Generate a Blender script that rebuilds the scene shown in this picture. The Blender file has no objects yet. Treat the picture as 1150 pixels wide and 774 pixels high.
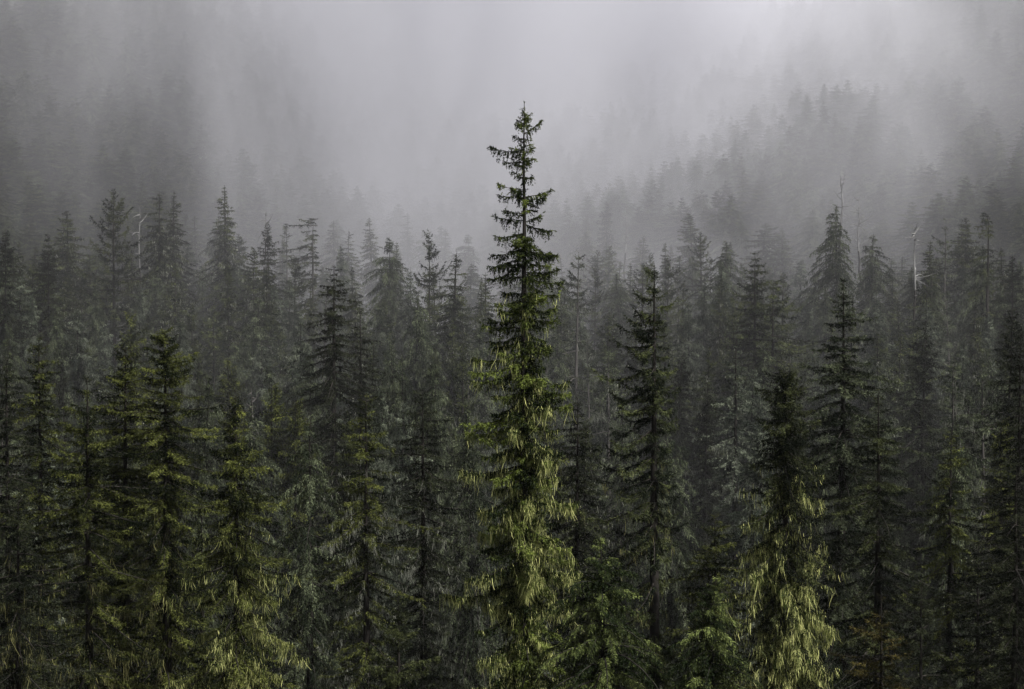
import bpy, math, random
import numpy as np
from mathutils import Vector, Matrix, Euler

# ------------------------------------------------------------------ camera, sky, sun, exposure
sc = bpy.context.scene
COL = sc.collection
R = math.radians
F_PX = 2146.0            # focal length in photo pixels (1150 wide), about 30 degrees across
HORIZON = 300.0          # photo row of the horizon
PITCH = math.atan((387.0 - HORIZON) / F_PX)

cam_d = bpy.data.cameras.new("camera")
cam_d.sensor_width = 36.0
cam_d.lens = 36.0 * F_PX / 1150.0
cam_d.clip_start = 0.5
cam_d.clip_end = 5000.0
cam = bpy.data.objects.new("camera", cam_d)
COL.objects.link(cam)
cam.location = (0, 0, 0)
cam.rotation_euler = (math.pi / 2 - PITCH, 0, 0)
sc.camera = cam

SUN_EL, SUN_AZ = R(52), R(52)    # azimuth measured from straight behind the camera towards the right
world = bpy.data.worlds.new("World")
sc.world = world
world.use_nodes = True
wn = world.node_tree
for n in list(wn.nodes):
    wn.nodes.remove(n)
w_out = wn.nodes.new("ShaderNodeOutputWorld")
w_bg = wn.nodes.new("ShaderNodeBackground")
w_sky = wn.nodes.new("ShaderNodeTexSky")
w_hs = wn.nodes.new("ShaderNodeHueSaturation")
w_sky.sky_type = 'NISHITA'
w_sky.sun_disc = False
sun_vec = Vector((math.sin(SUN_AZ) * math.cos(SUN_EL), -math.cos(SUN_AZ) * math.cos(SUN_EL), math.sin(SUN_EL)))
w_sky.sun_elevation = SUN_EL
w_sky.sun_rotation = math.atan2(sun_vec.x, sun_vec.y)
w_sky.air_density = 1.0
w_sky.dust_density = 4.0
w_hs.inputs["Saturation"].default_value = 0.10      # a grey overcast
w_bg.inputs["Strength"].default_value = 0.05
wn.links.new(w_sky.outputs[0], w_hs.inputs["Color"])
wn.links.new(w_hs.outputs[0], w_bg.inputs["Color"])
wn.links.new(w_bg.outputs[0], w_out.inputs["Surface"])

sun_d = bpy.data.lights.new("sun", 'SUN')
sun_d.energy = 5.0
sun_d.angle = R(1.5)
sun_d.color = (1.0, 0.97, 0.93)
sun = bpy.data.objects.new("sun", sun_d)
COL.objects.link(sun)
sun.rotation_euler = (-sun_vec).to_track_quat('-Z', 'Y').to_euler()

sc.view_settings.view_transform = 'Standard'
sc.view_settings.look = 'None'
sc.view_settings.gamma = 1.0
sc.view_settings.use_curve_mapping = False
sc.view_settings.exposure = 0.74

cy = sc.cycles
cy.max_bounces = 8
cy.diffuse_bounces = 3
cy.glossy_bounces = 2
cy.transmission_bounces = 2
cy.volume_bounces = 3
cy.transparent_max_bounces = 64
cy.use_denoising = True
try:
    cy.denoiser = 'OPENIMAGEDENOISE'
    cy.denoising_input_passes = 'RGB_ALBEDO_NORMAL'
except Exception:
    pass
cy.sample_clamp_indirect = 4.0

HAZE = .00003
FOG_CORE, FOG_THIN, FOG_VEIL = .0225, .00042, .0027      # the thick bank in the middle of the slope; the thin mist round it

rng = np.random.default_rng(7)

# ------------------------------------------------------------------ helpers
def px_point(px, py, dist):
    """The world point seen at photo pixel (px, py) at ground distance dist (metres along +Y)."""
    cx, cyy = (px - 575.0) / F_PX, (387.0 - py) / F_PX
    c, s = math.cos(PITCH), math.sin(PITCH)
    d = Vector((cx, c + cyy * s, -s + cyy * c))
    return d * (dist / d.y)

_GD = np.array([-90, -40, 0, 30, 60, 100, 150, 200, 260, 330, 420, 520, 640, 800, 1000, 1300], float)
_GZ = np.array([16, 6, -1.7, -19, -31, -37, -39, -35, -27, -15, 6, 38, 80, 135, 190, 230], float)
def slope_y(x, y):
    """The hollow's sides come nearer than its middle."""
    side = np.where(x > 6, np.clip((x - 28) / 75.0, 0, 1.3), np.clip((-x - 20) / 95.0, 0, 1.2))
    return y + np.clip(y - 180, 0, 200) / 200.0 * 120 * side
def ground_z(x, y):
    x = np.asarray(x, float); y = np.asarray(y, float)
    ye = slope_y(x, y)
    z = np.interp(ye, _GD, _GZ)
    amp = np.clip((y - 40) / 100.0, 0, 1)
    z = z + amp * (1.6 * np.sin(x * .071 + y * .031) + 1.2 * np.sin(x * .029 - y * .083 + 1.3) + .8 * np.sin(x * .17 + 2) * np.sin(y * .13))
    return z

def link(name, me, mats=(), parent=None):
    o = bpy.data.objects.new(name, me)
    COL.objects.link(o)
    for m in (mats if isinstance(mats, (list, tuple)) else [mats]):
        if me is not None and m.name not in [x.name for x in me.materials if x]:
            me.materials.append(m)
    if parent is not None:
        o.parent = parent
    return o

def np_mesh(name, V, F, tint=None, smooth=False):
    """V (n,3); F (m,k) index array, k = 3 or 4."""
    V = np.ascontiguousarray(V, np.float32); F = np.ascontiguousarray(F, np.int32)
    me = bpy.data.meshes.new(name)
    me.vertices.add(len(V)); me.vertices.foreach_set("co", V.ravel())
    k = F.shape[1]
    me.loops.add(F.size); me.loops.foreach_set("vertex_index", F.ravel())
    me.polygons.add(len(F))
    me.polygons.foreach_set("loop_start", np.arange(0, F.size, k, dtype=np.int32))
    if smooth:
        me.polygons.foreach_set("use_smooth", np.ones(len(F), bool))
    if tint is not None:
        a = me.attributes.new("tint", 'FLOAT', 'FACE')
        a.data.foreach_set("value", np.ascontiguousarray(tint, np.float32))
    me.update(calc_edges=True)
    return me

def unit(v):
    return v / np.maximum(np.linalg.norm(v, axis=-1, keepdims=True), 1e-9)

def tubes(paths, radii, sides):
    """paths (n,k,3), radii (n,k): n tapered tubes as quads."""
    n, k, _ = paths.shape
    tan = unit(np.gradient(paths, axis=1))
    up = np.where(np.abs(tan[..., 2:3]) > .9, np.array([1., 0, 0]), np.array([0, 0, 1.]))
    a = unit(np.cross(tan, up)); b = np.cross(tan, a)
    ang = np.linspace(0, 2 * np.pi, sides, endpoint=False)
    ring = a[:, :, None, :] * np.cos(ang)[None, None, :, None] + b[:, :, None, :] * np.sin(ang)[None, None, :, None]
    V = (paths[:, :, None, :] + ring * radii[:, :, None, None]).reshape(-1, 3)
    base = (np.arange(n) * k * sides)[:, None, None]
    i = (np.arange(k - 1) * sides)[None, :, None]; j = np.arange(sides)[None, None, :]; j2 = (j + 1) % sides
    F = np.stack([base + i + j, base + i + j2, base + i + sides + j2, base + i + sides + j], -1).reshape(-1, 4)
    return V, F

def join(parts):
    Vs, Fs, o = [], [], 0
    for V, F in parts:
        Vs.append(V); Fs.append(F + o); o += len(V)
    return np.concatenate(Vs), np.concatenate(Fs)

# ------------------------------------------------------------------ materials
def new_mat(name):
    m = bpy.data.materials.new(name); m.use_nodes = True
    nt = m.node_tree
    for n in list(nt.nodes):
        nt.nodes.remove(n)
    return m, nt, nt.nodes.new("ShaderNodeOutputMaterial")

def leaf_mat(name, c0, c1, rough=.6, spec=.06, trans=.12, vary=.25):
    """Two needle colours mixed by a random twig tint whose light end also paints lit flecks, shifted a little from tree to tree."""
    m, nt, out = new_mat(name); N = nt.nodes.new; L = nt.links.new
    at = N("ShaderNodeAttribute"); at.attribute_name = "tint"
    ramp = N("ShaderNodeValToRGB")
    ramp.color_ramp.elements[0].position = .1; ramp.color_ramp.elements[1].position = .95
    ramp.color_ramp.elements[0].color = (*c0, 1); ramp.color_ramp.elements[1].color = (*c1, 1)
    L(at.outputs["Fac"], ramp.inputs[0])
    oi = N("ShaderNodeObjectInfo")
    mr = N("ShaderNodeMapRange"); mr.inputs["To Min"].default_value = 1 - vary; mr.inputs["To Max"].default_value = 1 + vary
    L(oi.outputs["Random"], mr.inputs["Value"])
    hs = N("ShaderNodeHueSaturation"); L(mr.outputs[0], hs.inputs["Value"]); L(ramp.outputs[0], hs.inputs["Color"])
    p = N("ShaderNodeBsdfPrincipled"); p.inputs["Roughness"].default_value = rough; p.inputs["Specular IOR Level"].default_value = spec
    L(hs.outputs[0], p.inputs["Base Color"])
    tr = N("ShaderNodeBsdfTranslucent"); L(hs.outputs[0], tr.inputs["Color"])
    mx = N("ShaderNodeMixShader"); mx.inputs[0].default_value = trans
    L(p.outputs[0], mx.inputs[1]); L(tr.outputs[0], mx.inputs[2]); L(mx.outputs[0], out.inputs["Surface"])
    return m

def bark_mat(name, c0, c1, scale=3.0):
    m, nt, out = new_mat(name); N = nt.nodes.new; L = nt.links.new
    tc = N("ShaderNodeTexCoord"); mp = N("ShaderNodeMapping"); mp.inputs["Scale"].default_value = (1, 1, .22)
    nz = N("ShaderNodeTexNoise"); nz.inputs["Scale"].default_value = scale; nz.inputs["Detail"].default_value = 6
    L(tc.outputs["Object"], mp.inputs[0]); L(mp.outputs[0], nz.inputs["Vector"])
    ramp = N("ShaderNodeValToRGB")
    ramp.color_ramp.elements[0].position = .35; ramp.color_ramp.elements[1].position = .7
    ramp.color_ramp.elements[0].color = (*c0, 1); ramp.color_ramp.elements[1].color = (*c1, 1)
    L(nz.outputs["Fac"], ramp.inputs[0])
    p = N("ShaderNodeBsdfPrincipled"); p.inputs["Roughness"].default_value = .85; p.inputs["Specular IOR Level"].default_value = .2
    L(ramp.outputs[0], p.inputs["Base Color"])
    bp = N("ShaderNodeBump"); bp.inputs["Strength"].default_value = .6; bp.inputs["Distance"].default_value = .05
    L(nz.outputs["Fac"], bp.inputs["Height"]); L(bp.outputs[0], p.inputs["Normal"])
    L(p.outputs[0], out.inputs["Surface"])
    return m

M = {
    'needle_sunny': leaf_mat('needles_yellow_green', (.006, .010, .003), (.165, .205, .045), trans=.14),
    'needle_fir': leaf_mat('needles_dark_green', (.005, .0075, .004), (.105, .122, .046)),
    'needle_olive': leaf_mat('needles_olive', (.0035, .006, .0022), (.165, .185, .048)),
    'needle_hemlock': leaf_mat('needles_grey_green', (.009, .013, .007), (.150, .175, .100)),
    'needle_young': leaf_mat('needles_young', (.009, .015, .005), (.210, .255, .080)),
    'needle_pale': leaf_mat('needles_pale_grey_green', (.014, .019, .013), (.190, .215, .155)),
    'needle_rust': leaf_mat('needles_rusty', (.011, .011, .004), (.125, .105, .030)),
    'needle_black_and_shade': leaf_mat('needles_blackish_and_shade', (.0045, .006, .0035), (.042, .049, .024)),  # blackish firs; in the bottom corners this colour also stands in for shade
    'lichen_bright': leaf_mat('lichen_yellow_green', (.035, .06, .010), (.80, .81, .33), rough=.8, spec=.1, trans=.35, vary=.1),
    'lichen_dim': leaf_mat('lichen_olive', (.03, .035, .012), (.30, .29, .12), rough=.8, spec=.1, trans=.3, vary=.2),
    'lichen_grey': leaf_mat('lichen_grey', (.03, .034, .026), (.36, .37, .31), rough=.8, spec=.1, trans=.3, vary=.2),
    'bark': bark_mat('bark_dark', (.006, .005, .004), (.022, .019, .016)),
    'bark_grey': bark_mat('bark_grey', (.025, .023, .021), (.075, .07, .065)),
    'bark_dead': bark_mat('bark_silver', (.08, .08, .078), (.24, .24, .236), 2.5),
}

# ------------------------------------------------------------------ tree maker
def leaves(P0, D, L, sag, ls, ll, lw, spread, rg, tint0):
    """Needle clumps: narrow triangles set along each twig and leaning outwards from it."""
    n = np.maximum(3, np.round(L / ls)).astype(int)
    idx = np.repeat(np.arange(len(P0)), n)
    t = rg.uniform(.02, 1.0, len(idx))
    l = L[idx]
    base = P0[idx] + D[idx] * (l * t)[:, None]
    base[:, 2] -= sag[idx] * l * t * t
    dd = D[idx].copy(); dd[:, 2] -= 1.6 * sag[idx] * t
    rnd = rg.normal(size=(len(idx), 3)); rnd[:, 2] *= .6
    d = unit(unit(dd) + unit(rnd) * spread)
    size = rg.uniform(.65, 1.25, len(idx)) * (1.05 - .35 * t) * np.clip(l / (1.6 * ll), .30, 1)
    w = unit(np.cross(d, rg.normal(size=(len(idx), 3)))) * (lw * .5 * size)[:, None]
    tip = base + d * (ll * size)[:, None]
    V = np.stack([base - w, base + w, tip], 1).reshape(-1, 3)
    F = np.arange(len(V)).reshape(-1, 3)
    tint = np.clip(tint0[idx] + rg.normal(0, .05, len(idx)), 0, 1)
    return V, F, tint

def ribbons(P, L, W, rg, sway=.24):
    """Hanging strands: tapered two-sided ribbons of three quads."""
    n = len(P)
    az = rg.uniform(0, np.pi, n)
    wv = np.stack([np.cos(az), np.sin(az), rg.normal(0, .15, n)], -1)
    k = 4
    t = np.linspace(0, 1, k)
    sw = rg.normal(0, sway, (n, 2))
    c = np.zeros((n, k, 3))
    c[:, :, :] = P[:, None, :]
    c[:, :, 0] += sw[:, :1] * L[:, None] * t[None] ** 1.5 + rg.normal(0, .03, (n, k)) * L[:, None]
    c[:, :, 1] += sw[:, 1:] * L[:, None] * t[None] ** 1.5 + rg.normal(0, .03, (n, k)) * L[:, None]
    c[:, :, 2] -= L[:, None] * t[None]
    prof = np.array([.9, 1.0, .8, .35])[None] * W[:, None]
    tw = wv[:, None, :] * prof[:, :, None] * .5
    V = np.stack([c - tw, c + tw], 2).reshape(-1, 3)
    b = (np.arange(n) * k * 2)[:, None] ; i = (np.arange(k - 1) * 2)[None]
    F = np.stack([b + i, b + i + 1, b + i + 3, b + i + 2], -1).reshape(-1, 4)
    tint = np.repeat(rg.uniform(0, 1, n) ** 1.3, k - 1)
    return V, F, tint

BASE = dict(H=30., r_top=.12, rmax=2.2, s_max=18., p=.8, crown=.9,      # size and outline (metres below the top)
            e_top=30., e_low=-12., e_s=7., sag=.25, tip=.12,             # branch angle, sag, upturned tip
            sp0=.22, sp1=.5, nb=5, gap=.06, jit=.35,                     # whorls
            tw_l=.42, tw_s=.13, pend=.15, twsag=.35,                     # side twigs
            ls=.055, ll=.16, lw=.050, spread=.9,                         # needles
            asym=(0., 0.), extra=(), lean=0., nod=0., gap_s=99., s0=.15, low_n=0, bare=0.,
            lich=0., lich0=6., lich1=16., lich_l=.45, lich_w=.015, r_trunk=None)

def grow(seed, **kw):
    """One conifer at the origin: (trunk V,F), (crown V,F,tint), lichen or None."""
    p = dict(BASE); p.update(kw); rg = np.random.default_rng(seed)
    H = p['H']
    rt = p['r_trunk'] or H * .0125
    # trunk
    k = 26
    zz = H * (np.linspace(0, 1, k) ** .9)
    bend = p['lean'] * (zz / H) ** 2 * H
    wob = np.cumsum(rg.normal(0, .012, (k, 2)), 0)
    def axis(z):
        z = np.asarray(z, float)
        x = np.interp(z, zz, bend + wob[:, 0]); y = np.interp(z, zz, wob[:, 1])
        s = np.clip(1 - (H - z) / 2.0, 0, 1)
        x = x + p['nod'] * s ** 2
        zo = z - abs(p['nod']) * .8 * s ** 3
        return np.stack([x, y, zo], -1)
    zt = np.concatenate([zz[:-1], np.linspace(zz[-2], H, 8)[1:]])
    tp = axis(zt)[None]
    tr = (rt * np.clip(1 - zt / H, 0, 1) ** .85 + .012)[None]
    tr[0, 0] *= 1.5
    parts = [tubes(tp, tr, 10)]
    # branches
    S, AZ, LEN, EL = [], [], [], []
    s = p['s0']
    smax = H * p['crown']
    ph = rg.uniform(0, 6.28)
    while s < smax:
        f = min(1, s / 8.)
        if rg.random() > (p['gap'] if s < p['gap_s'] else .03):
            n = max(2, int(round(p['nb'] * (.7 + .3 * f) + rg.normal(0, .8)))) + (p['low_n'] if s > p['gap_s'] else 0)
            wl = rg.uniform(.82, 1.12)
            for i in range(n):
                a = ph + i * 6.283 / n + rg.normal(0, .3)
                r = p['r_top'] + (p['rmax'] - p['r_top']) * min(1, s / p['s_max']) ** p['p']
                u = rg.random()
                r *= wl * (1 + rg.normal(0, p['jit'])) * (1.3 if u > .93 else 1)
                r *= 1 + p['asym'][1] * math.cos(a - p['asym'][0])
                S.append(max(.03, s + rg.normal(0, .06))); AZ.append(a); LEN.append(max(.08, r))
                EL.append(p['e_low'] + (p['e_top'] - p['e_low']) * math.exp(-s / p['e_s']) + rg.normal(0, 6))
        ph += 2.4
        s += (p['sp0'] + (p['sp1'] - p['sp0']) * f) * rg.uniform(.7, 1.3)
    for (es, ea, el, ee) in p['extra']:
        S.append(es); AZ.append(R(ea)); LEN.append(el); EL.append(ee)
    S, AZ, LEN, EL = map(np.array, (S, AZ, LEN, EL))
    m = 7
    t = np.linspace(0, 1, m)
    hx, hy = np.cos(AZ), np.sin(AZ)
    azw = rg.normal(0, .12, len(S))
    B = axis(H - S)
    big = np.clip(LEN / 1.2, .15, 1.2)
    rise = np.tan(np.radians(EL))[:, None] * t[None] - (p['sag'] * big)[:, None] * t[None] ** 2 + (p['tip'] * big)[:, None] * 1.5 * t[None] ** 4
    P = np.zeros((len(S), m, 3))
    cosf = np.cos(np.radians(np.clip(EL, -60, 60)))[:, None]
    P[:, :, 0] = B[:, None, 0] + LEN[:, None] * cosf * (hx[:, None] * t - hy[:, None] * azw[:, None] * t ** 2)
    P[:, :, 1] = B[:, None, 1] + LEN[:, None] * cosf * (hy[:, None] * t + hx[:, None] * azw[:, None] * t ** 2)
    P[:, :, 2] = B[:, None, 2] + LEN[:, None] * cosf * rise
    br = (.010 + .011 * LEN)[:, None] * (1.08 - t)[None]
    parts.append(tubes(P, br, 4))
    trunk = join(parts)
    # twigs along each branch
    live = rg.random(len(S)) >= p['bare']
    n = np.maximum(3, np.round(LEN / p['tw_s'] * 2)).astype(int) * live
    idx = np.repeat(np.arange(len(S)), n)
    tt = 1 - rg.random(len(idx)) ** 1.15 * (.93)
    fi = tt * (m - 1); i0 = np.minimum(fi.astype(int), m - 2); fr = (fi - i0)[:, None]
    pos = P[idx, i0] * (1 - fr) + P[idx, i0 + 1] * fr
    tan = unit(P[idx, i0 + 1] - P[idx, i0])
    sidev = unit(np.cross(tan, np.array([0, 0, 1.])))
    sgn = np.where(rg.random(len(idx)) < .5, -1., 1.)
    ang = np.radians(rg.uniform(28, 72, len(idx)))
    d = tan * np.cos(ang)[:, None] + sidev * (sgn * np.sin(ang))[:, None]
    d[:, 2] += rg.normal(.02, .22, len(idx))
    hang = rg.random(len(idx)) < p['pend']
    d[hang] = d[hang] * .45 + np.array([0, 0, -1.])
    d = unit(d)
    bl = LEN[idx]
    tl = p['tw_l'] * np.minimum(1, .35 + bl * .45) * (1.12 - .62 * tt) * rg.uniform(.6, 1.25, len(idx))
    tl = np.minimum(tl, .2 + bl * .6)
    # leaf-bearing end of the branch itself
    e0 = P[live, m - 3]; ed = P[live, m - 1] - e0
    pos = np.concatenate([pos, e0]); d = np.concatenate([d, unit(ed)]); tl = np.concatenate([tl, np.linalg.norm(ed, axis=1) * 1.12])
    # leader
    lz = np.linspace(H - min(1.5, H * .06), H - .12, 7); lp = axis(lz)
    pos = np.concatenate([pos, lp]); d = np.concatenate([d, np.tile([0, 0, 1.], (7, 1)) + rg.normal(0, .15, (7, 3))]); tl = np.concatenate([tl, np.full(7, .16)])
    d = unit(d)
    sag = np.full(len(pos), p['twsag']) * rg.uniform(.4, 1.4, len(pos))
    bough = rg.random(len(S)) ** 1.8
    who = np.concatenate([idx, np.nonzero(live)[0], np.zeros(7, int)])
    tint0 = np.clip(bough[who] * .75 * rg.uniform(.35, 1.1, len(pos)) + .25 * rg.random(len(pos)) ** 4, 0, 1)  # mostly dark; the few bright twigs also stand in for sunlit flecks
    crown = leaves(pos, d, tl, sag, p['ls'], p['ll'], p['lw'], p['spread'], rg, tint0)
    lich = None
    if p['lich'] > 0:
        sd = H - pos[:, 2]
        pr = np.clip((sd - p['lich0']) / max(.1, p['lich1'] - p['lich0']), 0, 1) * p['lich']
        drape = rg.random(len(S)) ** 2.2 * 2.6
        own = np.concatenate([idx, np.nonzero(live)[0], np.zeros(7, int)])
        pick = np.nonzero(rg.random(len(pos)) < pr * drape[own])[0]
        c = pos[pick] + d[pick] * (tl[pick] * rg.uniform(0, .9, len(pick)))[:, None]
        q = rg.integers(4, 10, len(pick))
        ci = np.repeat(np.arange(len(pick)), q)
        cs = c[ci] + rg.normal(0, .09, (len(ci), 3))
        cl = np.clip(rg.lognormal(0, .45, len(pick)), .4, 2.4)[ci] * p['lich_l'] * rg.uniform(.5, 1.1, len(ci))
        cw = p['lich_w'] * rg.uniform(.6, 1.4, len(ci))
        V, F, tnt = ribbons(cs, cl, cw, rg)
        lich = (V, F, tnt)
    return trunk, crown, lich

def tree_meshes(seed, needle, bark='bark', lichen='lichen_dim', **kw):
    (tv, tf), (cv, cf, ct), li = grow(seed, **kw)
    a = np_mesh("trunk", tv, tf, smooth=True); a.materials.append(M[bark])
    b = np_mesh("crown", cv, cf, ct); b.materials.append(M[needle])
    c = None
    if li is not None:
        c = np_mesh("lichen", *li[:2], li[2]); c.materials.append(M[lichen])
    return a, b, c, kw.get('H', BASE['H'])

def set_thing(o, label, cat, group=None):
    o['label'] = label; o['category'] = cat
    if group:
        o['group'] = group

def plant(kind, meshes, x, y, ztop, label, group=None, wide=1.0, rot=0., tilt=(0., 0.), cat='tree', sink=.3):
    """A tree standing on the ground at (x, y) whose top reaches height ztop."""
    a, b, c, H = meshes
    gz = float(ground_z(x, y)) - sink
    hz = (ztop - gz) / H
    root = bpy.data.objects.new(kind, None)
    COL.objects.link(root)
    root.location = (x, y, gz); root.scale = (wide, wide, hz)
    root.rotation_euler = (tilt[0], tilt[1], rot)
    set_thing(root, label, cat, group)
    link("trunk", a, parent=root)
    cr = link("crown", b, parent=root) if b is not None else None
    if c is not None:
        link("lichen", c, parent=cr)
    return root

def plant_px(kind, meshes, px, py, dist, label, **kw):
    q = px_point(px, py, dist)
    return plant(kind, meshes, q.x, q.y, q.z, label, **kw)

def height_at(px, py, dist):
    q = px_point(px, py, dist)
    return float(q.z - ground_z(q.x, q.y) + .3)

# ------------------------------------------------------------------ the ground
def build_ground():
    nx, ny = 170, 210
    xs = np.linspace(-520, 520, nx); ys = -90 + (1090) * np.linspace(0, 1, ny) ** 1.35
    X, Y = np.meshgrid(xs, ys)
    Z = ground_z(X, Y) + rng.normal(0, .12, X.shape)
    V = np.stack([X, Y, Z], -1).reshape(-1, 3)
    i = np.arange(ny - 1)[:, None] * nx + np.arange(nx - 1)[None]
    F = np.stack([i, i + 1, i + nx + 1, i + nx], -1).reshape(-1, 4)
    me = np_mesh("forest_floor", V, F, smooth=True)
    m, nt, out = new_mat("forest_floor_moss"); N = nt.nodes.new; L = nt.links.new
    tc = N("ShaderNodeTexCoord"); nz = N("ShaderNodeTexNoise"); nz.inputs["Scale"].default_value = .35; nz.inputs["Detail"].default_value = 9
    L(tc.outputs["Object"], nz.inputs["Vector"])
    ramp = N("ShaderNodeValToRGB")
    ramp.color_ramp.elements[0].position = .35; ramp.color_ramp.elements[1].position = .7
    ramp.color_ramp.elements[0].color = (.006, .006, .004, 1); ramp.color_ramp.elements[1].color = (.014, .016, .008, 1)
    L(nz.outputs["Fac"], ramp.inputs[0])
    p = N("ShaderNodeBsdfPrincipled"); p.inputs["Roughness"].default_value = .95
    L(ramp.outputs[0], p.inputs["Base Color"])
    bp = N("ShaderNodeBump"); bp.inputs["Strength"].default_value = .8; bp.inputs["Distance"].default_value = .4
    L(nz.outputs["Fac"], bp.inputs["Height"]); L(bp.outputs[0], p.inputs["Normal"]); L(p.outputs[0], out.inputs["Surface"])
    o = link("forest_floor", me, m); o['kind'] = 'structure'
build_ground()

# ------------------------------------------------------------------ the air: one even haze, and the fog lying on the far slope
def air_mat(name, density, colour=(.885, .89, .95), g=0.0):
    m, nt, out = new_mat(name)
    v = nt.nodes.new("ShaderNodeVolumePrincipled")
    v.inputs["Color"].default_value = (*colour, 1); v.inputs["Density"].default_value = density
    v.inputs["Anisotropy"].default_value = g
    nt.links.new(v.outputs[0], out.inputs["Volume"])
    return m

def box_mesh(name, lo, hi):
    V = [(x, y, z) for z in (lo[2], hi[2]) for y in (lo[1], hi[1]) for x in (lo[0], hi[0])]
    F = [(0, 2, 3, 1), (4, 5, 7, 6), (0, 1, 5, 4), (2, 6, 7, 3), (0, 4, 6, 2), (1, 3, 7, 5)]
    return np_mesh(name, np.array(V, float), np.array(F))

hz = link("haze", box_mesh("haze", (-530, -100, -48), (530, 1010, 262)), air_mat("haze_air", HAZE))
hz['kind'] = 'stuff'

def fog_bank():
    """Mist lying on the far slope: densest in the middle, thinning to nothing well inside its own box, torn by noise."""
    m, nt, out = new_mat("drifting_fog"); N = nt.nodes.new; L = nt.links.new
    def val(sock, x):
        if isinstance(x, (int, float)): sock.default_value = x
        else: L(x, sock)
    def op(o, a, b=0.0, c=None):
        n = N("ShaderNodeMath"); n.operation = o; val(n.inputs[0], a); val(n.inputs[1], b)
        if c is not None: val(n.inputs[2], c)
        return n.outputs[0]
    def smooth(x, a, b, lo=0., hi=1.):
        n = N("ShaderNodeMapRange"); n.interpolation_type = 'SMOOTHSTEP'
        L(x, n.inputs["Value"]); n.inputs["From Min"].default_value = a; n.inputs["From Max"].default_value = b
        n.inputs["To Min"].default_value = lo; n.inputs["To Max"].default_value = hi
        return n.outputs["Result"]
    tc = N("ShaderNodeTexCoord"); sp = N("ShaderNodeSeparateXYZ"); L(tc.outputs["Object"], sp.inputs[0])
    x, y, z = sp.outputs
    def bell(x0, w):
        q = op('DIVIDE', op('SUBTRACT', x, x0), w)
        return op('EXPONENT', op('MULTIPLY', op('MULTIPLY', q, q), -1.0))
    mp = N("ShaderNodeMapping"); mp.inputs["Scale"].default_value = (.022, .009, .010); mp.inputs["Rotation"].default_value = (0, .35, 0); mp.inputs["Location"].default_value = (1.9, .4, 0)
    L(tc.outputs["Object"], mp.inputs[0])
    nz = N("ShaderNodeTexNoise"); nz.inputs["Scale"].default_value = 1.0; nz.inputs["Roughness"].default_value = .58; nz.inputs["Detail"].default_value = 5.0; nz.inputs["Distortion"].default_value = .9
    L(mp.outputs[0], nz.inputs["Vector"])
    torn = smooth(nz.outputs["Fac"], .35, .65, .25, 1.85)
    wide = op('ADD', 57.0, op('MULTIPLY', op('MAXIMUM', z, 0.0), .14))
    lid = smooth(z, 120, 185, 1., 0.)
    core = op('MULTIPLY', op('MULTIPLY', bell(19.0, wide), smooth(y, 235, 520)), FOG_CORE)
    thin = op('MULTIPLY', op('MULTIPLY', bell(-15.0, 150.0), op('MULTIPLY', smooth(y, 106, 185), smooth(y, 185, 240, 1., .4))), FOG_THIN)
    veil = op('MULTIPLY', op('MULTIPLY', bell(-40.0, 130.0), op('MULTIPLY', smooth(y, 268, 345), smooth(z, 15, 80, 1., .35))), FOG_VEIL)      # right behind the skyline trees
    dens = op('MULTIPLY', op('MULTIPLY', op('ADD', op('ADD', core, thin), veil), torn), op('MULTIPLY', lid, smooth(y, 760, 840, 1., 0.)))
    v = N("ShaderNodeVolumePrincipled"); v.inputs["Color"].default_value = (.885, .89, .95, 1)
    L(dens, v.inputs["Density"]); L(v.outputs[0], out.inputs["Volume"])
    o = link("fog_bank", box_mesh("fog_bank", (-380, 102, -46), (380, 860, 190)), m)
    o['kind'] = 'stuff'
fog_bank()

# ------------------------------------------------------------------ the near trees, each grown for itself
NAMED = []   # (px, py, short name) of trees others can be described by
def near(kind, px, py, D, needle, label, ref=None, seed=1, wide=1., tilt=(0., 0.), rot=0., bark='bark', lichen='lichen_dim', group='trees near the camera', **kw):
    H = height_at(px, py, D)
    ms = tree_meshes(seed, needle, bark=bark, lichen=lichen, H=H, **kw)
    plant_px(kind, ms, px, py, D, label, group=group, wide=wide, tilt=tilt, rot=rot)
    NAMED.append((px, py, ref or label))

CEN = []
for (y, side, L_, e) in [(135, 0, .45, 40), (140, 180, .4, 30), (152, 0, .95, 38), (158, 180, .5, 20), (172, 180, 1.55, 8), (178, 0, .55, -5), (183, 200, .9, 0),
                         (214, 180, 1.15, 12), (222, 0, 1.2, 14), (219, 160, 1.1, -4), (228, 30, .6, -10), (248, 180, 1.3, 8), (250, 0, .9, 25), (252, 20, 1.35, -14), (262, 190, 1.25, -8),
                         (272, 0, 1.55, -24), (280, 340, 1.3, -14), (279, 180, 1.55, -12), (288, 170, 1.7, -18), (296, 195, 1.75, -26), (306, 5, 1.5, 4), (312, 350, 1.7, -8), (318, 10, .9, -25),
                         (338, 180, 1.3, -6), (346, 200, 1.2, -14), (352, 0, 1.5, 10), (360, 20, 1.1, -20), (368, 180, 1.9, 4), (376, 170, 1.5, -14), (372, 350, 1.1, -25),
                         (400, 180, 2.3, -4), (408, 195, 2.5, -10), (416, 170, 2.4, -14), (424, 0, 2.0, -8), (432, 10, 2.2, -13), (436, 345, 1.7, -18), (452, 180, 1.5, -22),
                         (462, 185, 2.7, -14), (476, 175, 2.6, -12), (470, 0, 1.6, -22), (492, 0, 1.8, -24), (498, 180, 2.0, -20)]:
    CEN.append(((y - 115) / 25.2, side, L_, e))
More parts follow.
